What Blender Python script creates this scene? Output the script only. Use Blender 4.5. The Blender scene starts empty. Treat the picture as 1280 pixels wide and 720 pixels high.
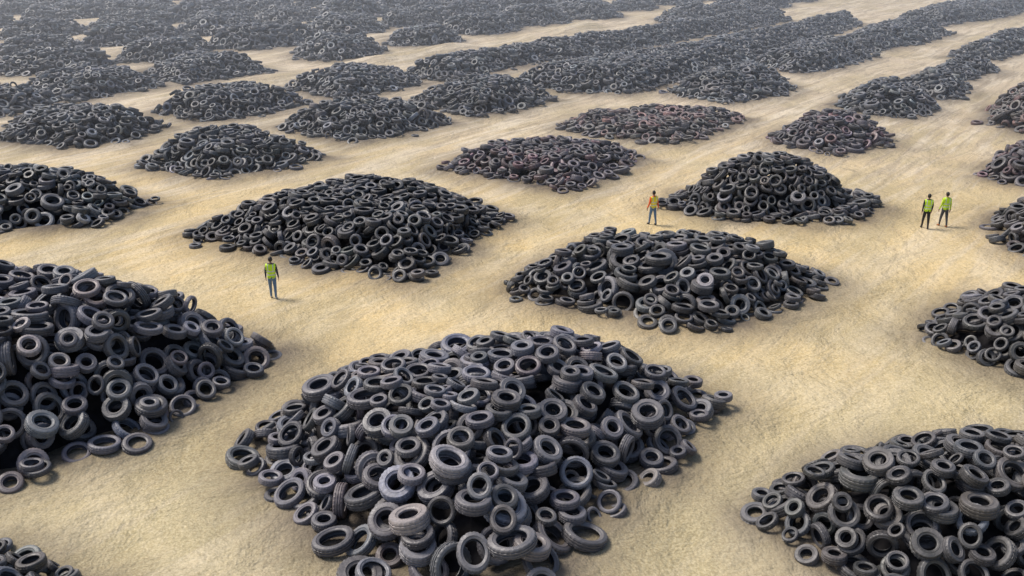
import bpy, bmesh, math, time
import numpy as np
from mathutils import Vector, Matrix
T0=time.time()
scene=bpy.context.scene
rng=np.random.default_rng(7)
UM=np.array([.61,.79]); NM=np.array([-.79,.61])

# ------------------------------------------------------------------ helpers
def link(o,parent=None):
    scene.collection.objects.link(o)
    if parent is not None: o.parent=parent
    return o
def sn(x,y,s,seed=0.):
    a=np.sin(x*1.0*s+seed*1.3+1.7*np.sin(y*.7*s+seed))
    b=np.sin(y*1.13*s+seed*2.1+1.5*np.sin(x*.83*s+seed*.7))
    c=np.sin((x+y)*1.9*s+seed*.4)*.5
    return (a+b+c)/2.5
def gz(x,y):
    x=np.asarray(x,float); y=np.asarray(y,float)
    n=x*NM[0]+y*NM[1]
    far=np.clip((y-62)/30,0,1)*np.clip((n-58)/12,0,1)
    ridge=np.maximum(0,np.cos((n-62)/15.0*2*np.pi))**2
    z=.05*sn(x,y,.22,1)+.03*sn(x,y,.6,4)
    z=z+far*ridge*1.0*np.clip(.35+sn(x,y,.17,9),0,1)
    d=np.hypot(x,y)
    return z*np.clip(1-(d-260)/80,0,1)
def pdist(px,py,poly):
    """signed distance, positive inside"""
    P=np.array(poly,float); Q=np.roll(P,-1,0)
    best=np.full(px.shape,1e9); inside=np.zeros(px.shape,bool)
    for (ax,ay),(bx,by) in zip(P,Q):
        dx,dy=bx-ax,by-ay
        t=np.clip(((px-ax)*dx+(py-ay)*dy)/(dx*dx+dy*dy),0,1)
        best=np.minimum(best,np.hypot(px-ax-t*dx,py-ay-t*dy))
        c=((ay>py)!=(by>py))&(px<(bx-ax)*(py-ay)/((by-ay) if by!=ay else 1e-9)+ax)
        inside^=c
    return np.where(inside,best,-best)

# ------------------------------------------------------------------ materials
def newmat(name):
    m=bpy.data.materials.new(name); m.use_nodes=True
    nt=m.node_tree; b=nt.nodes['Principled BSDF']; return m,nt,b
def N(nt,t,**k):
    n=nt.nodes.new(t)
    for a,v in k.items(): setattr(n,a,v)
    return n
def mixc(nt,f,a,b,mode='MIX'):
    n=nt.nodes.new('ShaderNodeMix'); n.data_type='RGBA'; n.blend_type=mode
    for s,v in ((n.inputs[0],f),(n.inputs[6],a),(n.inputs[7],b)):
        if isinstance(v,bpy.types.NodeSocket): nt.links.new(v,s)
        elif isinstance(v,(int,float)): s.default_value=v
        else: s.default_value=(*v,1)
    return n.outputs[2]
def noise(nt,vec,scale,detail=4,rough=.55,dist=0):
    n=nt.nodes.new('ShaderNodeTexNoise'); n.inputs['Scale'].default_value=scale
    n.inputs['Detail'].default_value=detail; n.inputs['Roughness'].default_value=rough
    n.inputs['Distortion'].default_value=dist
    nt.links.new(vec,n.inputs['Vector']); return n.outputs['Fac']
def ramp(nt,v,a,b,lo=0.,hi=1.):
    n=nt.nodes.new('ShaderNodeMapRange'); n.inputs[1].default_value=a; n.inputs[2].default_value=b
    n.inputs[3].default_value=lo; n.inputs[4].default_value=hi
    nt.links.new(v,n.inputs[0]); return n.outputs[0]
def math_(nt,op,a,b=None):
    n=nt.nodes.new('ShaderNodeMath'); n.operation=op
    for i,v in enumerate((a,b)):
        if v is None: continue
        if isinstance(v,bpy.types.NodeSocket): nt.links.new(v,n.inputs[i])
        else: n.inputs[i].default_value=v
    return n.outputs[0]

def rubber(name,bump):
    m,nt,b=newmat(name)
    at=N(nt,'ShaderNodeAttribute',attribute_type='INSTANCER',attribute_name='tint')
    geo=N(nt,'ShaderNodeNewGeometry')
    n1=noise(nt,geo.outputs['Position'],1.4,3,.6)
    n2=noise(nt,geo.outputs['Position'],10,3,.65)
    sep=N(nt,'ShaderNodeSeparateXYZ'); nt.links.new(geo.outputs['Normal'],sep.inputs[0])
    up=ramp(nt,sep.outputs[2],-.4,.9)
    dust=math_(nt,'MULTIPLY',up,ramp(nt,n1,.34,.68))
    dust=math_(nt,'MULTIPLY',dust,ramp(nt,n2,.3,.62,.2,.62))
    c0=mixc(nt,ramp(nt,n2,.35,.75,0,.55),at.outputs['Color'],(.026,.025,.028),'MIX')
    c1=mixc(nt,dust,c0,(.26,.24,.235))
    nt.links.new(c1,b.inputs['Base Color'])
    nt.links.new(ramp(nt,n2,.3,.7,.33,.64),b.inputs['Roughness'])
    b.inputs['Specular IOR Level'].default_value=.5
    if bump:
        bp=N(nt,'ShaderNodeBump'); bp.inputs['Strength'].default_value=.5; bp.inputs['Distance'].default_value=.03
        nt.links.new(n2,bp.inputs['Height']); nt.links.new(bp.outputs[0],b.inputs['Normal'])
    return m
rub=rubber('dusty_rubber',True); rubf=rubber('dusty_rubber_distant',False)
def coremat(name,c):
    m,nt,b=newmat(name); geo=N(nt,'ShaderNodeNewGeometry')
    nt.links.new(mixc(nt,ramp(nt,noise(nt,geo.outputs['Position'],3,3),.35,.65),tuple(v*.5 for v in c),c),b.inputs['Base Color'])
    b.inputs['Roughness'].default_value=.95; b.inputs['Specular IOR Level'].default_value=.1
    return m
core=coremat('pile_core_rubber',(.028,.026,.028)); coref=coremat('hazed_core_rubber',(.06,.063,.07))  # far core is lighter and bluer, haze put into its colour

# sand
sand,nt,b=newmat('sandy_ground')
geo=N(nt,'ShaderNodeNewGeometry'); pos=geo.outputs['Position']
sx=N(nt,'ShaderNodeSeparateXYZ'); nt.links.new(pos,sx.inputs[0])
big=noise(nt,pos,.05,4,.55,.4); big2=noise(nt,pos,.085,5,.6,.8); big3=noise(nt,pos,.16,5,.62,1.2); mid=noise(nt,pos,.35,5,.65,.3); fine=noise(nt,pos,5.5,5,.7); micro=noise(nt,pos,15.,4,.75)
yn=math_(nt,'ADD',sx.outputs[1],math_(nt,'MULTIPLY',math_(nt,'SUBTRACT',big,.5),34))
farf=ramp(nt,yn,54,82)
nearf=ramp(nt,yn,24,36)
cA=mixc(nt,nearf,(.40,.335,.19),(.58,.42,.195))
cB=mixc(nt,farf,cA,(.48,.385,.30))
cC=mixc(nt,ramp(nt,mid,.38,.68,0,.6),cB,mixc(nt,.5,cB,(.67,.56,.38)))
cD=mixc(nt,ramp(nt,big2,.46,.58,0,.6),cC,(.31,.25,.14))
cD=mixc(nt,ramp(nt,big3,.53,.66,0,.4),cD,(.67,.56,.37))
mp=N(nt,'ShaderNodeMapping'); mp.inputs['Rotation'].default_value=(0,0,-math.atan2(.79,.61)); nt.links.new(pos,mp.inputs[0])
mp2=N(nt,'ShaderNodeMapping'); mp2.inputs['Scale'].default_value=(.12,1,1); nt.links.new(mp.outputs[0],mp2.inputs[0])
st=noise(nt,mp2.outputs[0],.6,5,.62,1.0)
sf=math_(nt,'MULTIPLY',ramp(nt,st,.46,.62,0,.75),ramp(nt,yn,36,70,.3,1))
cE=mixc(nt,sf,cD,(.70,.61,.50))
st2=ramp(nt,noise(nt,mp2.outputs[0],1.5,4,.6,.8),.50,.60,0,.75)
cF=mixc(nt,math_(nt,'MULTIPLY',st2,ramp(nt,yn,50,75,.0,1)),cE,(.25,.195,.16))
def ruts(scale,level,w):
    q=noise(nt,mp2.outputs[0],scale,1,.4,.3)
    a=math_(nt,'ABSOLUTE',math_(nt,'SUBTRACT',q,level))
    return ramp(nt,a,0,w,1,0)
r1=math_(nt,'MAXIMUM',ruts(.30,.50,.007),ruts(.30,.535,.007))
r1=math_(nt,'MAXIMUM',r1,math_(nt,'MAXIMUM',ruts(.22,.44,.005),ruts(.22,.465,.005)))
rut=math_(nt,'MULTIPLY',r1,ramp(nt,noise(nt,pos,.12,3,.5),.42,.55))
cF=mixc(nt,math_(nt,'MULTIPLY',rut,ramp(nt,yn,25,60,.14,.6)),cF,(.23,.18,.13))
cG=mixc(nt,ramp(nt,fine,.38,.66,0,.5),cF,(.31,.25,.135))
cH=mixc(nt,ramp(nt,micro,.44,.62,0,.45),cG,(.76,.66,.44))
cH=mixc(nt,ramp(nt,micro,.40,.30,0,.5),cH,(.20,.16,.09))
ga=N(nt,'ShaderNodeAttribute',attribute_name='base_dark')
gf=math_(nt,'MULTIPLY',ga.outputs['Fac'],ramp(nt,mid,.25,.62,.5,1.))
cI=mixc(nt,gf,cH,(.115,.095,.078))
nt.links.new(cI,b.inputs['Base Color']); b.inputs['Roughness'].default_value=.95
b.inputs['Specular IOR Level'].default_value=.15
b1=N(nt,'ShaderNodeBump'); b1.inputs['Strength'].default_value=.55; b1.inputs['Distance'].default_value=.11
nt.links.new(fine,b1.inputs['Height'])
b2=N(nt,'ShaderNodeBump'); b2.inputs['Strength'].default_value=.7; b2.inputs['Distance'].default_value=.8
nt.links.new(mid,b2.inputs['Height']); nt.links.new(b1.outputs[0],b2.inputs['Normal'])
nt.links.new(b2.outputs[0],b.inputs['Normal'])

# ------------------------------------------------------------------ tyre prototypes
def tyre_mesh(name,w,hole,seg,squash=0.,tread=True,mat=None):
    R=.5
    if tread:
        outer=[(hole,-w*.36),(hole+.012,-w*.42),(hole+.03,-w*.44),(hole+.07,-w*.5),(hole+.075,-w*.53),(hole+.09,-w*.53),(hole+.1,-w*.5),
           (R-.045,-w*.49),(R-.02,-w*.455),(R-.006,-w*.38)]
        tr=[(R,-w*.30),(R-.024,-w*.28),(R-.024,-w*.20),(R+.002,-w*.18),(R+.002,-w*.06),(R-.024,-w*.045)]
        inner=[(hole+.005,w*.28),(hole+.04,w*.38),(hole+.12,w*.42),(R-.045,w*.3),(R-.04,0)]
    else:
        outer=[(hole,-w*.38),(hole+.08,-w*.51),(R-.03,-w*.46)]; tr=[(R,-w*.32)]
        inner=[(hole+.04,w*.38),(R-.05,w*.3)]
    prof=outer+tr
    prof=prof+[(r,-z) for r,z in reversed(prof)]
    inner=inner+[(r,-z) for r,z in reversed(inner[:-1] if tread else inner)]
    prof=prof+inner
    M=len(prof); vs=[];fs=[]
    for i in range(seg):
        a=2*math.pi*i/seg
        for k,(r,z) in enumerate(prof):
            rr=r; no=len(outer)+len(tr)
            if tread and k<2*no:
                kk=k if k<no else 2*no-1-k
                if kk in (8,9,10) and i%2==0: rr-=.02
                if kk in (13,14) and i%4==0: rr-=.014
            x=rr*math.cos(a)*(1+squash); y=rr*math.sin(a)*(1-squash)
            zz=z+squash*.25*math.cos(2*a)*.5
            vs.append((x,y,zz))
    for i in range(seg):
        j=(i+1)%seg
        for k in range(M):
            l=(k+1)%M
            fs.append((i*M+k,j*M+k,j*M+l,i*M+l))
    me=bpy.data.meshes.new(name); me.from_pydata(vs,[],fs); me.update()
    bm=bmesh.new(); bm.from_mesh(me); bmesh.ops.recalc_face_normals(bm,faces=bm.faces); bm.to_mesh(me); bm.free()
    for p in me.polygons: p.use_smooth=True
    try: me.set_sharp_from_angle(angle=math.radians(38))
    except Exception: pass
    me.materials.append(mat); return me
KINDS=(('a',.29,.285,56,0),('b',.34,.255,56,.02),('c',.24,.33,60,.0),('d',.31,.29,52,.06),('e',.38,.24,48,.01),('f',.27,.31,56,.09))
col=bpy.data.collections.new('tire_kinds'); colf=bpy.data.collections.new('tire_kinds_distant')
for nm,w,h,s,q in KINDS:
    col.objects.link(bpy.data.objects.new('tire_'+nm,tyre_mesh('tire_'+nm,w,h,s,q,True,rub)))
    colf.objects.link(bpy.data.objects.new('plain_tire_'+nm,tyre_mesh('plain_tire_'+nm,w,h,20,q,False,rubf)))
NK=len(KINDS)
def group(col):
    ng=bpy.data.node_groups.new('tire_scatter','GeometryNodeTree')
    ng.interface.new_socket('Geometry',in_out='INPUT',socket_type='NodeSocketGeometry')
    ng.interface.new_socket('Geometry',in_out='OUTPUT',socket_type='NodeSocketGeometry')
    gi=ng.nodes.new('NodeGroupInput'); go=ng.nodes.new('NodeGroupOutput')
    iop=ng.nodes.new('GeometryNodeInstanceOnPoints'); ci=ng.nodes.new('GeometryNodeCollectionInfo')
    ci.inputs['Collection'].default_value=col; ci.inputs['Separate Children'].default_value=True; ci.inputs['Reset Children'].default_value=True
    def na(name,dt):
        n=ng.nodes.new('GeometryNodeInputNamedAttribute'); n.data_type=dt; n.inputs['Name'].default_value=name
        return [o for o in n.outputs if o.enabled and o.name=='Attribute'][0]
    e2r=ng.nodes.new('FunctionNodeEulerToRotation')
    L=ng.links.new
    L(gi.outputs[0],iop.inputs['Points']); L(ci.outputs[0],iop.inputs['Instance']); iop.inputs['Pick Instance'].default_value=True
    L(na('kind','INT'),iop.inputs['Instance Index']); L(na('rot','FLOAT_VECTOR'),e2r.inputs[0]); L(e2r.outputs[0],iop.inputs['Rotation'])
    L(na('size','FLOAT'),iop.inputs['Scale']); L(iop.outputs[0],go.inputs[0])
    return ng
NG,NGF=group(col),group(colf)
def cloud(name,pts,rot,size,kind,tint,ng):
    me=bpy.data.meshes.new(name); me.vertices.add(len(pts)); me.vertices.foreach_set('co',np.asarray(pts,np.float32).ravel())
    for nm,dt,arr,key in (('rot','FLOAT_VECTOR',rot,'vector'),('size','FLOAT',size,'value'),('kind','INT',kind,'value'),('tint','FLOAT_VECTOR',tint,'vector')):
        a=me.attributes.new(nm,dt,'POINT'); a.data.foreach_set(key,np.asarray(arr,np.int32 if dt=='INT' else np.float32).ravel())
    o=bpy.data.objects.new(name,me); link(o)
    m=o.modifiers.new('tires','NODES'); m.node_group=ng
    return o

# ------------------------------------------------------------------ pile filling: drop rings onto a growing heap
ANG=np.linspace(0,2*np.pi,12,endpoint=False); CA,SA=np.cos(ANG),np.sin(ANG)
def fill(poly,H,D,seed,sizef=None,slope=.6,dome=None,tries=14,ground=True,upright=.3,lump=.2,spill=.05,deep=1.12):
    r_=np.random.default_rng(seed)
    P=np.array(poly,float); lo=P.min(0)-2.5; hi=P.max(0)+2.5; res=.25
    nx,ny=((hi-lo)/res).astype(int)+1
    gx,gy=np.meshgrid(lo[0]+np.arange(nx)*res,lo[1]+np.arange(ny)*res,indexing='ij')
    d=pdist(gx,gy,poly)+.35*sn(gx,gy,1.3,seed)+.25*sn(gx,gy,.6,seed+5)
    w=max(H/slope,.8); s=np.clip(d/w,0,1)
    Ht=H*(1-(1-s)**1.9)+lump*H*.5*sn(gx,gy,.8,seed+3)*np.clip(d/2,0,1)
    if dome:
        cx,cy,ra,rb,hd=dome
        q=np.clip(1-((gx-cx)/ra)**2-((gy-cy)/rb)**2,0,1)
        Ht=np.maximum(Ht,hd*q**.8)
    Hc=np.where(d>.3,np.maximum(Ht-deep*D,0),0)
    g=gz(gx,gy) if ground else np.zeros_like(gx)
    Hcg=Hc+g; Htg=np.maximum(Ht,.42*D)+g
    gr=np.gradient(Htg,res); sx_,sy=gr[0],gr[1]
    area=(d>0).sum()*res*res
    nt_=int(area/D**2*tries)
    valid=np.argwhere(d>.12*D)
    if len(valid)==0: return None
    n=0
    pick=valid[r_.integers(0,len(valid),nt_)]
    ring=np.argwhere((d<.1*D)&(d>-.8)&(sn(gx,gy,.5,seed+8)>-.1))
    ns=int(len(ring)*res*res/D**2*spill)
    if ns>0: pick=np.concatenate([ring[r_.integers(0,len(ring),ns)],pick]); nt_+=ns
    else: ns=0
    PP=np.zeros((nt_,12,3)); PR=np.zeros(nt_); cells={}; c=1.3*D*1.15
    out=[];K=4
    jit=r_.uniform(-.5,.5,(nt_,2))*res
    for t in range(nt_):
        i,j=pick[t]; x=gx[i,j]+jit[t,0]; y=gy[i,j]+jit[t,1]
        Dk=D*np.clip(r_.normal(1,.15),.66,1.32)*(1.28 if r_.random()<.05 else 1)
        if sizef is not None: Dk*=sizef(x,y)
        late=t>nt_*.68
        ax=np.array([-sx_[i,j]*.9,-sy[i,j]*.9,1.0])+r_.normal(0,.5 if not late else .3,(K,3))
        if not late and r_.random()<upright:
            ax[:2]=r_.normal(0,1,(2,3))*[1,1,.3]
        if late: Dk*=.82
        if t<ns: ax=np.array([0,0,1.])+r_.normal(0,.12,(K,3))
        ax[:,2]=np.abs(ax[:,2]); ax/=np.linalg.norm(ax,axis=1)[:,None]
        e1=np.cross(ax,np.array([.01,0,1.])); e1/=np.linalg.norm(e1,axis=1)[:,None]; e2=np.cross(ax,e1)
        off=.365*Dk*(CA[None,:,None]*e1[:,None,:]+SA[None,:,None]*e2[:,None,:])
        ctr=np.stack([x+r_.uniform(-.25,.25,K)*D,y+r_.uniform(-.25,.25,K)*D],1)
        A=off.copy(); A[:,:,0]+=ctr[:,None,0]; A[:,:,1]+=ctr[:,None,1]
        ra=.114*Dk
        ii=np.clip(((A[:,:,0]-lo[0])/res+.5).astype(int),0,nx-1); jj=np.clip(((A[:,:,1]-lo[1])/res+.5).astype(int),0,ny-1)
        z=(Hcg[ii,jj]+ra-A[:,:,2]).max(1)
        ck=(int(x//c),int(y//c)); idx=[]
        for u in (-1,0,1):
            for v in (-1,0,1): idx+=cells.get((ck[0]+u,ck[1]+v),())
        if idx:
            B=PP[idx].reshape(-1,3); RB=np.repeat(PR[idx],12)
            F=A.reshape(-1,3)
            d2=(F[:,0:1]-B[None,:,0])**2+(F[:,1:2]-B[None,:,1])**2
            R2=(RB[None,:]+ra)**2
            h=B[None,:,2]-F[:,2:3]+np.sqrt(np.maximum(R2-d2,0)); h[d2>=R2]=-99
            z=np.maximum(z,h.reshape(K,-1).max(1))
        top=z+off[:,:,2].max(1)+ra
        k=int(np.argmin(top)); ci_=min(max(int((ctr[k,0]-lo[0])/res+.5),0),nx-1); cj=min(max(int((ctr[k,1]-lo[1])/res+.5),0),ny-1)
        if top[k]<=Htg[ci_,cj]+(.10+.26*r_.random())*D:
            A[k,:,2]+=z[k]; PP[n]=A[k]; PR[n]=ra
            cells.setdefault((int(ctr[k,0]//c),int(ctr[k,1]//c)),[]).append(n); n+=1
            out.append((ctr[k,0],ctr[k,1],z[k],ax[k,0],ax[k,1],ax[k,2],Dk))
    return np.array(out),(gx,gy,Hc+g-.06-.1*D,d)
def tints(n,kind,r_):
    base,lv={'near':((1.0,.97,1.09),.10),'cool':((.95,1.,1.06),.085),'neutral':((1.0,.985,1.01),.072),'dark':((.98,.99,1.02),.055),'rust':((1.08,.95,1.04),.085),'brown':((1.2,1.05,.98),.10)}[kind]  # 'cool' is a bluish tint standing in for haze on farther tires
    v=np.exp(r_.normal(0,.45,n))*lv
    c=v[:,None]*np.array(base)[None,:]*np.exp(r_.normal(0,.03,(n,3)))
    m=r_.random(n)<.10; c[m]=c[m]*np.array([1.35,1.2,1.08])
    m=r_.random(n)<.10; c[m]=c[m]*np.array([1.2,1.27,1.4])
    if kind in('rust','brown'):
        m=r_.random(n)<.25; c[m]*=np.array([1.5,1.0,.98])
    if kind=='cool':
        m=r_.random(n)<.15; c[m]*=1.6
    return np.clip(c,.012,.4)
def haze_tint(c,y):  # distance haze painted into the tire tint: paler and bluer with y
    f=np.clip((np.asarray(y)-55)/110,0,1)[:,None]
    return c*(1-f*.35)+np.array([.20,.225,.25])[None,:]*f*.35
def euler(a):
    return np.stack([np.zeros(len(a)),np.arccos(np.clip(a[:,2],-1,1)),np.arctan2(a[:,1],a[:,0])],1)
def core_mesh(ct,name,mat):
    gx,gy,z,d=ct; st=2
    gx,gy,z,d=gx[::st,::st],gy[::st,::st],z[::st,::st],d[::st,::st]
    nx,ny=gx.shape; idx=-np.ones((nx,ny),int); vs=[];fs=[]
    use=d>.2
    for i,j in np.argwhere(use):
        idx[i,j]=len(vs); vs.append((gx[i,j],gy[i,j],z[i,j]))
    for i in range(nx-1):
        for j in range(ny-1):
            q=(idx[i,j],idx[i+1,j],idx[i+1,j+1],idx[i,j+1])
            if min(q)>=0: fs.append(q)
    me=bpy.data.meshes.new(name); me.from_pydata(vs,[],fs); me.materials.append(mat)
    return me
total=0
polys=[]
def pile(poly,H,D,seed,tint='neutral',far=False,**k):
    global total
    polys.append(poly)
    o,ct=fill(poly,H,D,seed,**k); r_=np.random.default_rng(seed+99)
    n=len(o); total+=n
    ob=cloud('tire_pile',o[:,:3],euler(o[:,3:6]),o[:,6],r_.integers(0,NK,n),haze_tint(tints(n,tint,r_),o[:,1]),NGF if far else NG)
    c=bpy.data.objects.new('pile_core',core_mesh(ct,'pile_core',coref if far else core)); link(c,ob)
    return ob

# near + middle distance heaps (ground coordinates in metres)
pile([(-8.6,27.3),(-7.2,24.1),(-4.9,21.3),(-1.8,18.8),(1.3,20.2),(2.4,22.3),(4.7,25.2),(7.5,29.6),(3.6,32.9),(-.6,33.8),(-5.6,31.5)],2.7,.92,1,'near',sizef=lambda x,y:1.0+.3*min(max((24-y)/4,0),1),slope=.55,tries=26,deep=1.3)
pile([(-18.6,20.5),(-15.3,24.5),(-13.1,26),(-10.8,29.2),(-8.7,33.9),(-12.8,35.9),(-20.3,38),(-30,37.1),(-32,24)],3.9,.95,2,'near',slope=.72,tries=23,deep=1.3)
pile([(6.9,22.8),(7.7,21.2),(9.2,19.3),(14.5,18.1),(19.6,22.9),(16.3,26.4),(12.5,26.4),(9.6,25.4)],2.6,.8,3,'dark',slope=.62,tries=24,deep=1.25)
pile([(-16.8,19.3),(-12.7,15.7),(-10.7,19),(-12.2,20.7),(-13.7,21.2),(-15.7,20.8)],1.0,.75,4,'neutral')
pile([(-16.9,47.8),(-9.2,42.8),(-4.8,41),(-3.6,42.3),(-.1,50.5),(-3.8,54.5),(-7.7,55.6),(-14.2,52.9)],2.1,.8,5,'dark',slope=.5,tries=19)
pile([(-.4,40),(2.1,38),(6.3,36.1),(8.6,36.1),(11.8,37.5),(14.9,41.2),(13.1,43.3),(8.5,45.6),(4.1,46.2),(1.5,43.3)],2.2,.74,6,'neutral',slope=.48,tries=20,deep=1.3,sizef=lambda x,y:1+.5*math.exp(-((x-6)/3)**2-((y-39.5)/3)**2))
pile([(16.5,35.1),(17.2,33.3),(18.8,31.5),(20.4,30.1),(25.4,34),(23.8,38),(20.9,39.3),(18.4,37.5)],2.0,.78,7,'dark',tries=19)
pile([(8.8,53.2),(11.6,50.6),(15.9,49.6),(18.9,50.2),(21.3,52.7),(20.2,55.6),(15.2,57.2),(10.7,56.2)],.5,.78,8,'neutral',dome=(14.8,53.6,5.0,2.9,3.0),tries=34,deep=1.4)
pile([(-5,61.6),(-1,58.7),(3.4,56.3),(5.5,57.9),(9.1,63.7),(7.4,66.7),(2.3,67.6),(-2.3,66.7)],1.3,.78,9,'rust',slope=.4)
pile([(3.5,73.7),(7.1,70.4),(12.2,68.4),(15.1,71.7),(19.3,77.5),(16,79.4),(10.7,80.1),(5.9,78.1)],1.0,.8,10,'brown',slope=.4)
pile([(19,69.6),(20.5,67.1),(22.4,66),(27.6,68.1),(28,72.3),(25.5,76),(21.9,74.5)],1.8,.8,11,'rust')
pile([(29.9,59.8),(31.6,57.4),(36.1,59.2),(38.4,63.3),(35.1,64.4),(32.1,62.7)],2.0,.8,12,'rust',slope=.8)
pile([(25.9,49.5),(25,45.6),(25.5,43.3),(29.5,45),(32.1,49.5),(29.9,52),(27.5,51.7)],2.0,.8,13,'neutral',slope=.8)
pile([(37.3,75.1),(38.7,71.7),(43.7,73.1),(52,84.2),(46.6,86.1),(41.3,82.5)],3.0,.8,14,'brown',slope=.8)
pile([(-32.5,48.8),(-27.1,48.3),(-23.3,49.2),(-21.7,50.6),(-20.4,53.8),(-25.4,56.5),(-32.1,58.3),(-37.6,57.4)],2.4,.8,15,'cool')
mids=[
[(-24.8,62.2),(-18.7,58.7),(-15.2,61),(-12.7,64.8),(-17.4,68.6),(-21.1,69.1),(-24.2,66.2)],
[(-37.5,69.1),(-31.9,67.1),(-28.1,69.1),(-26.4,73.9),(-31.9,77.5),(-36.4,77.5),(-39.2,73.9)],
[(-18.5,73.9),(-11.7,68.9),(-8.4,71.2),(-4.6,75.4),(-7.9,79.1),(-12.1,80.1),(-16.3,77.5)],
[(-30.4,79.4),(-24.1,75.4),(-20.3,78.1),(-17.3,83.5),(-21.8,87.2),(-25.4,87.2),(-28.8,84.2)],
[(-9.2,83.5),(-2.6,77.8),(.7,80.7),(4.1,85.7),(.8,90.4),(-3,91.3),(-6.6,88)],
[(-46.3,88.8),(-38.5,83.9),(-33,92.1),(-37,96.5),(-43,96.6)],
[(-37.7,97.6),(-31.4,92.6),(-24.3,100.5),(-28,105),(-34.8,105.8)],
[(-21.7,91.3),(-14.8,84.6),(-8.4,93.9),(-11,97),(-17,98)],
[(14.1,88),(18.9,83.9),(22.9,86.1),(27.1,91.3),(25.8,97.6),(21.7,97.6),(17.1,93.9)],
[(27.7,82.5),(29,78.8),(32.5,77.5),(36.2,80.7),(37,87.2),(34.3,90),(30.7,88)],
[(35.6,91.3),(38.2,85),(42.4,88.8),(43.5,93),(40.8,94.8)],
[(25.9,105.8),(29.4,99),(34.6,102.6),(41.3,111.6),(39.3,117.5),(33,115.5)],
[(39,94.3),(42.2,92.6),(51,101.5),(51.3,107),(43.5,101.5)],
[(49.8,111.6),(53.5,108.7),(61.3,115.5),(72.3,127),(67.9,128.5),(58.9,122.4)],
[(38.5,119.5),(41.1,114.2),(50.6,121.7),(58.9,131.8),(56.7,137),(47.1,131.8)],
[(56.3,146.8),(61.6,140.8),(76.6,153.3),(91.9,170.7),(87.8,176.5),(70.7,162.8)],
[(-.4,93.4),(4.4,88.8),(11,88.4),(18.2,95.7),(29.3,111.6),(44.4,133.5),(51.5,144.7),(47.8,147.8),(29.3,123.9),(14,107),(4.9,99.5)],
[(-12.1,98),(-6.2,94.3),(0,101.5),(11.1,112.9),(22.5,125.4),(41.8,147.8),(39.8,154.4),(19,130.2),(3.8,115.5),(-6.9,104.7)],
]
for i,p in enumerate(mids):
    pile(p,1.9 if i<8 else 2.1,.8,20+i,'cool',tries=10,slope=.55,far=i>4)
print('near done',time.time()-T0,total)
# far field: rows of heaps on the same lanes
temps=[]
for k,(a,bb) in enumerate(((6.3,4.9),(7.0,4.6),(5.6,5.2),(6.6,4.2))):
    q=[]
    for t in range(14):
        th=2*math.pi*t/14; rr=1/(abs(math.cos(th))**1.5+abs(math.sin(th))**1.5)**(1/1.5)
        rr*=1+.08*math.sin(3*th+k)
        q.append((a*rr*math.cos(th),bb*rr*math.sin(th)))
    o,ct=fill(q,2.1,.84,60+k,ground=False,tries=9,slope=.6); temps.append((o,ct,q))
A0=math.atan2(.79,.61)
fp=[];fr=[];fs_=[];fcore_v=[];fcore_f=[]
allp=list(polys)
for row in range(-1,18):
    n=86+14.6*row if row>=0 else 70.5
    m=-60.+rng.uniform(0,6)
    while m<330:
        x,y=m*UM+n*NM
        m+=13.3*rng.uniform(.9,1.15)*(.95 if y>120 else 1)
        x,y=m*UM+n*NM+rng.normal(0,.7,2)
        if y<80 or y>222 or abs(x)>.60*(y+6.5)+12: continue
        if n<80 and y<100: continue
        dd=max(float(pdist(np.array([x]),np.array([y]),p)[0]) for p in allp)
        if dd>-6.5: continue
        k=rng.integers(0,4); o,ct,q=temps[k]; s=rng.uniform(.82,1.12)*(1.12 if y>120 else 1)
        an=A0+rng.normal(0,.12)+(math.pi if rng.random()<.5 else 0)
        c_,s_=math.cos(an),math.sin(an)
        X=x+s*(o[:,0]*c_-o[:,1]*s_); Y=y+s*(o[:,0]*s_+o[:,1]*c_)
        fp.append(np.stack([X,Y,o[:,2]*s+gz(X,Y)],1))
        e=euler(o[:,3:6]); e[:,2]+=an; fr.append(e); fs_.append(o[:,6]*s)
        gx,gy,z,d=ct; st=4; GX,GY,Z,Dm=gx[::st,::st],gy[::st,::st],z[::st,::st],d[::st,::st]
        cx=x+s*(GX*c_-GY*s_); cy=y+s*(GX*s_+GY*c_); cz=Z*s+gz(cx,cy)
        ix=-np.ones(GX.shape,int)
        for i,j in np.argwhere(Dm>.3):
            ix[i,j]=len(fcore_v); fcore_v.append((cx[i,j],cy[i,j],cz[i,j]))
        for i in range(GX.shape[0]-1):
            for j in range(GX.shape[1]-1):
                qd=(ix[i,j],ix[i+1,j],ix[i+1,j+1],ix[i,j+1])
                if min(qd)>=0: fcore_f.append(qd)
        polys.append([(x+s*(a*c_-b_*s_),y+s*(a*s_+b_*c_)) for a,b_ in q])
fp=np.concatenate(fp);fr=np.concatenate(fr);fs_=np.concatenate(fs_)
r_=np.random.default_rng(5)
far=cloud('distant_tire_piles',fp,fr,fs_,r_.integers(0,NK,len(fp)),haze_tint(tints(len(fp),'cool',r_),fp[:,1]),NGF)
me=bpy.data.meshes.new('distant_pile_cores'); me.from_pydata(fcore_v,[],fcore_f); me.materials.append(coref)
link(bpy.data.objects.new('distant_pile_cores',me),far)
print('far done',time.time()-T0,len(fp),total)

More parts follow.
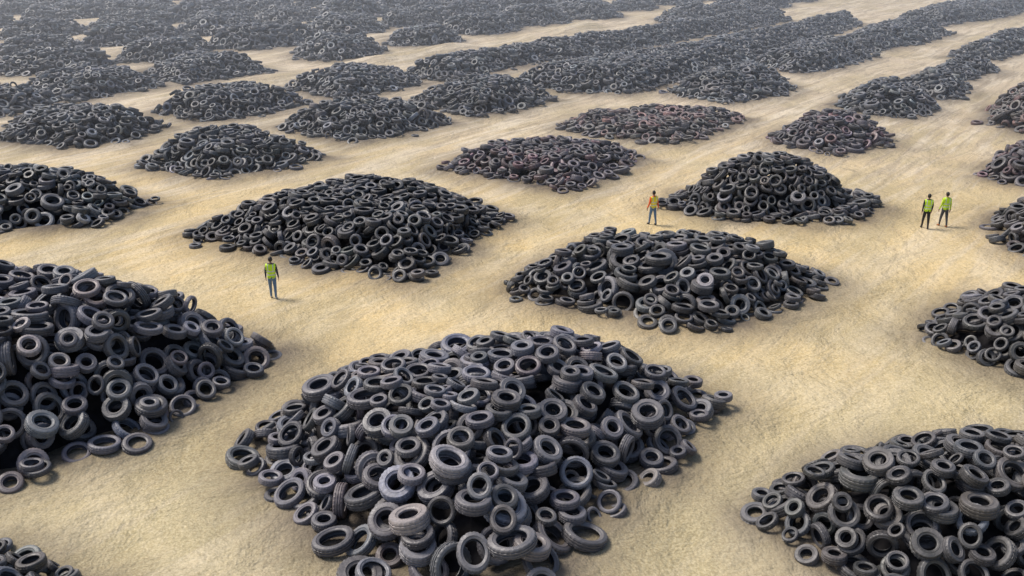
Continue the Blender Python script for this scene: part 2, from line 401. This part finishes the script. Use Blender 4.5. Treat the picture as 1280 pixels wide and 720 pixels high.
# ------------------------------------------------------------------ ground
def axis(lo,a,b,hi,far):
    v=list(np.arange(lo,a,1.0))+list(np.arange(a,b,.4))+list(np.arange(b,hi,1.0))
    s=1.;x=v[-1]
    while x<far: s*=1.5; x+=s; v.append(x)
    s=1.;x=v[0];pre=[]
    while x>-far: s*=1.5; x-=s; pre.append(x)
    return np.array(pre[::-1]+v)
xs=axis(-120,-34,40,130,4000); ys=axis(0,14,82,230,4000)
GX,GY=np.meshgrid(xs,ys,indexing='ij'); GZ=gz(GX,GY)
base_dark=np.zeros_like(GX); skirt=np.zeros_like(GX)
for p in polys:
    P=np.array(p); lo=P.min(0)-4; hi=P.max(0)+4
    i0,i1=np.searchsorted(xs,[lo[0],hi[0]]); j0,j1=np.searchsorted(ys,[lo[1],hi[1]])
    if i1<=i0 or j1<=j0: continue
    sx0,sy0=GX[i0:i1,j0:j1],GY[i0:i1,j0:j1]
    d=pdist(sx0,sy0,p)
    dn=d+.35*sn(sx0,sy0,.9,3)
    base_dark[i0:i1,j0:j1]=np.maximum(base_dark[i0:i1,j0:j1],np.clip(1+(dn-.1)/3.0,0,1)**1.7)  # ground colour darkens towards and under each pile footprint
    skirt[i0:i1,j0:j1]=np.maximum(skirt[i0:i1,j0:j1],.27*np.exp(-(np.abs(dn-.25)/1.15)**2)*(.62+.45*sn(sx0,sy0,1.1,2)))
GZ=GZ+skirt
nx,ny=GX.shape
co=np.stack([GX,GY,GZ],-1).reshape(-1,3)
ii,jj=np.meshgrid(np.arange(nx-1),np.arange(ny-1),indexing='ij'); q=(ii*ny+jj).ravel()
F=np.stack([q,q+ny,q+ny+1,q+1],1)
me=bpy.data.meshes.new('ground'); me.from_pydata(co.tolist(),[],F.tolist()); me.materials.append(sand)
a=me.attributes.new('base_dark','FLOAT','POINT'); a.data.foreach_set('value',base_dark.ravel().astype(np.float32))
me.polygons.foreach_set('use_smooth',np.ones(len(me.polygons),bool))
link(bpy.data.objects.new('ground',me))

# airborne dust lying over the far rows: a real low bank of thin scattering air
hm=bpy.data.materials.new('dust_haze'); hm.use_nodes=True; nt=hm.node_tree; nt.nodes.clear()
vs_=nt.nodes.new('ShaderNodeVolumeScatter'); vs_.inputs['Density'].default_value=.0025; vs_.inputs['Color'].default_value=(.93,.95,1,1); vs_.inputs['Anisotropy'].default_value=.3
om=nt.nodes.new('ShaderNodeOutputMaterial'); nt.links.new(vs_.outputs[0],om.inputs['Volume'])
bm=bmesh.new(); bmesh.ops.create_cube(bm,size=1,matrix=Matrix.Translation((0,330,5.5))@Matrix.Diagonal((900,560,15,1)))
me=bpy.data.meshes.new('dust_haze'); bm.to_mesh(me); bm.free(); me.materials.append(hm); link(bpy.data.objects.new('dust_haze',me))

# ------------------------------------------------------------------ workers
def simple(name,c,rough=.8):
    m,nt,b=newmat(name)
    tc=N(nt,'ShaderNodeTexCoord')
    n=noise(nt,tc.outputs['Object'],14,4,.6)
    nt.links.new(mixc(nt,ramp(nt,n,.3,.7,0,.6),c,tuple(v*.6 for v in c)),b.inputs['Base Color'])
    b.inputs['Roughness'].default_value=rough; return m
def vestmat(name,c):
    m,nt,b=newmat(name); tc=N(nt,'ShaderNodeTexCoord'); s=N(nt,'ShaderNodeSeparateXYZ'); nt.links.new(tc.outputs['Object'],s.inputs[0])
    z=s.outputs[2]
    def band(a,bb,src=z):
        return math_(nt,'MULTIPLY',math_(nt,'GREATER_THAN',src,a),math_(nt,'LESS_THAN',src,bb))
    ax=math_(nt,'ABSOLUTE',s.outputs[0])
    f=math_(nt,'MAXIMUM',band(1.03,1.075),band(1.17,1.215))
    f=math_(nt,'MAXIMUM',f,math_(nt,'MULTIPLY',band(.085,.12,ax),math_(nt,'GREATER_THAN',z,1.2)))
    nt.links.new(mixc(nt,f,c,(.6,.62,.6)),b.inputs['Base Color']); b.inputs['Roughness'].default_value=.7
    return m
skin=simple('skin',(.36,.2,.13),.55); hairm=simple('dark_hair',(.02,.016,.013),.6)
dark=simple('dark_leather',(.03,.028,.027),.6); eyew=simple('eye_dark',(.02,.02,.02),.3); lip=simple('lip',(.25,.1,.08),.5)
def skinned(V,E,R,root=0,sub=2):
    me=bpy.data.meshes.new('tmp'); me.from_pydata(V,E,[]); o=bpy.data.objects.new('tmp',me); link(o)
    md=o.modifiers.new('s','SKIN'); md.use_smooth_shade=True
    for i,r in enumerate(R):
        sv=me.skin_vertices[0].data[i]; sv.radius=(r,r) if isinstance(r,(int,float)) else r; sv.use_root=(i==root)
    if sub: 
        ss=o.modifiers.new('u','SUBSURF'); ss.levels=sub; ss.render_levels=sub
    bpy.context.view_layer.update()
    dg=bpy.context.evaluated_depsgraph_get(); r=bpy.data.meshes.new_from_object(o.evaluated_get(dg))
    bpy.data.objects.remove(o); return r
def worker(x,y,heading,vest,shirt,trous,shoe,stride=.12,arm=(.05,-.08),hand_mat=None,sc=1.0):
    mats=[skin,hairm,vest,shirt,trous,shoe,eyew,lip,dark]
    V=[(0,0,.95),(0,0,1.08),(0,.005,1.27),(0,0,1.40),(0,.0,1.49),(0,.012,1.58)]
    R=[(.155,.115),(.145,.105),(.165,.12),(.13,.095),(.062,.062),(.052,.055)]
    E=[(0,1),(1,2),(2,3),(3,4),(4,5)]
    def add(v,r,p):
        V.append(v);R.append(r);E.append((p,len(V)-1));return len(V)-1
    segs=[('torso',0,1),('torso',1,2),('torso',2,3),('neck',3,4),('neck',4,5)]
    hands=[]
    for sx,am in ((-1,arm[0]),(1,arm[1])):
        a=add((sx*.175,0,1.41),.068,3); b_=add((sx*.225,am*.3-.01,1.14),.047,a); w=add((sx*.245,am+.04,.90),.030,b_); h=add((sx*.247,am+.06,.83),(.036,.02),w)
        segs+=[('arm',3,a),('arm',a,b_),('fore',b_,w),('hand',w,h)]; hands.append((sx,V[h]))
    for sx,st in ((-1,stride),(1,-stride)):
        a=add((sx*.085,0,.87),.098,0); k=add((sx*.1,st*.55+.02,.49),.064,a); an=add((sx*.105,st,.11),.043,k)
        hl=add((sx*.108,st-.02,.055),.045,an); t=add((sx*.125,st+.15,.04),(.042,.032),hl)
        segs+=[('leg',0,a),('leg',a,k),('leg',k,an),('shoe',an,hl),('shoe',hl,t)]
    body=skinned(V,E,R)
    bm=bmesh.new(); bm.from_mesh(body)
    idx={'torso':3,'neck':0,'arm':3,'fore':3,'hand':0,'leg':4,'shoe':5}
    tor=[]
    for f in bm.faces:
        c=f.calc_center_median(); best=None
        for nm,i,j in segs:
            p,q=Vector(V[i]),Vector(V[j]); d=q-p; t=max(0,min(1,(c-p).dot(d)/d.length_squared)); dist=(c-(p+d*t)).length-(R[i] if isinstance(R[i],float) else R[i][0])*(1-t)-(R[j] if isinstance(R[j],float) else R[j][0])*t
            if best is None or dist<best[0]: best=(dist,nm)
        nm=best[1]; f.material_index=idx[nm]
        if nm=='torso' and c.z<.96: f.material_index=4
        if nm=='shoe' and c.z>.13: f.material_index=4
        if (abs(c.x)<.19 and .92<c.z<1.475 and nm in('torso','neck','arm')): tor.append(f)
    r=bmesh.ops.duplicate(bm,geom=tor)
    nf=[g for g in r['geom'] if isinstance(g,bmesh.types.BMFace)]; nv={v for f in nf for v in f.verts}
    bm.normal_update()
    for v in nv: v.co+=v.normal*.02
    for f in nf: f.material_index=2
    def ell(c,s,mi,rot=None,seg=16):
        M=Matrix.Translation(c)@(rot or Matrix())@Matrix.Diagonal((*s,1))
        rr=bmesh.ops.create_uvsphere(bm,u_segments=seg,v_segments=seg//2+2,radius=1,matrix=M)
        fs={f for v in rr['verts'] for f in v.link_faces}
        for f in fs: f.material_index=mi; f.smooth=True
        return rr['verts']
    hc=Vector((0,.02,1.655))
    hv=ell(hc,(.076,.095,.118),0,seg=24)
    for v in hv:
        d=v.co-hc
        if d.z<-.03: v.co.x=hc.x+d.x*(1-(-d.z-.03)*2.2); 
        if d.y>.08 and -.04<d.z<.02 and abs(d.x)<.02: v.co.y+=.022
    hh=ell(hc+Vector((0,-.012,.014)),(.084,.098,.118),1,seg=24)
    dl=[v for v in hh if (v.co.y>hc.y+.035 and v.co.z<hc.z+.05) or v.co.z<hc.z-.06]
    bmesh.ops.delete(bm,geom=dl,context='VERTS')
    for sx in(-1,1):
        ell(hc+Vector((sx*.079,-.005,-.005)),(.012,.02,.032),0,seg=10)
        ell(hc+Vector((sx*.03,.085,.005)),(.012,.008,.008),6,seg=8)
    ell(hc+Vector((0,.083,-.055)),(.024,.008,.007),7,seg=8)
    parts=[]
    for sx,h in hands:
        for k,(dy,ln) in enumerate(((.026,.068),(.009,.078),(-.009,.073),(-.026,.058))):
            b0=Vector(h)+Vector((0,dy,.0)); 
            parts.append(skinned([b0,b0+Vector((0,0,-.03)),b0+Vector((-sx*.006,.0,-.03-ln*.55)),b0+Vector((-sx*.02,.002,-.03-ln))],[(0,1),(1,2),(2,3)],[.009,.0085,.008,.0065],0,1))
        b0=Vector(h)+Vector((0,.02,.03))
        parts.append(skinned([b0,b0+Vector((-sx*.004,.03,-.03)),b0+Vector((-sx*.012,.038,-.065))],[(0,1),(1,2)],[.011,.010,.008],0,1))
    for pm in parts:
        n0=len(bm.faces); bm.from_mesh(pm); bm.faces.ensure_lookup_table()
        for f in bm.faces[n0:]: f.material_index=0
    me=bpy.data.meshes.new('worker'); bm.to_mesh(me); bm.free()
    for m in mats: me.materials.append(m)
    for p in me.polygons: p.use_smooth=True
    zmin=min(v.co.z for v in me.vertices)
    o=bpy.data.objects.new('worker',me); link(o); o.rotation_euler=(0,0,heading); o.scale=(sc,)*3
    o.location=(x,y,float(gz(x,y))-zmin*sc-.005)
    return o
vy=vestmat('hi_vis_yellow',(.62,.9,.03)); vo=vestmat('hi_vis_orange',(.9,.75,.03))
jeans=simple('blue_jeans',(.13,.22,.36)); blk=simple('black_cloth',(.02,.02,.024)); grey=simple('grey_trousers',(.07,.075,.085))
orange=simple('orange_cloth',(.85,.13,.03)); yel=simple('yellow_cloth',(.6,.8,.05)); white=simple('white_shoe',(.5,.5,.48)); navy=simple('navy_cloth',(.03,.04,.07)); osh=simple('tan_boot',(.35,.13,.05))
worker(-10.6,39.5,.05,vy,navy,jeans,white,.08,(.02,.03),sc=1.12)
worker(7.7,50.2,.5,vo,orange,jeans,dark,.14,(.1,-.12),sc=1.1)
worker(22.3,49.4,-.1,vy,blk,blk,dark,.13,(-.08,.08),sc=1.1)
worker(23.4,49.7,.15,vy,yel,grey,osh,.15,(.08,-.08),sc=1.1)

# ------------------------------------------------------------------ light, camera
w=bpy.data.worlds.new('World'); scene.world=w; w.use_nodes=True
nt=w.node_tree; bg=nt.nodes['Background']; sk=nt.nodes.new('ShaderNodeTexSky'); sk.sky_type='NISHITA'; sk.sun_disc=False
el=math.radians(56); az=math.radians(-70)   # azimuth from +Y; sun high to the left
sk.sun_elevation=el; sk.sun_rotation=az; sk.dust_density=3
nt.links.new(sk.outputs[0],bg.inputs[0]); bg.inputs[1].default_value=.15
ld=bpy.data.lights.new('sun','SUN'); ld.energy=3.4; ld.angle=math.radians(17); ld.color=(1,.94,.85)
so=bpy.data.objects.new('sun',ld); link(so)
d=Vector((math.sin(az)*math.cos(el),math.cos(az)*math.cos(el),math.sin(el)))
so.rotation_euler=d.to_track_quat('Z','Y').to_euler(); so.location=(-30,0,60)
cd=bpy.data.cameras.new('camera'); cam=bpy.data.objects.new('camera',cd); link(cam)
cam.location=(0,0,16.3); cam.rotation_euler=(math.radians(90)-math.atan(.4),0,0)
cd.sensor_width=36; cd.lens=33.75; cd.clip_end=9000
scene.camera=cam
scene.view_settings.view_transform='Standard'; scene.view_settings.look='None'; scene.view_settings.exposure=0
print('script',time.time()-T0)
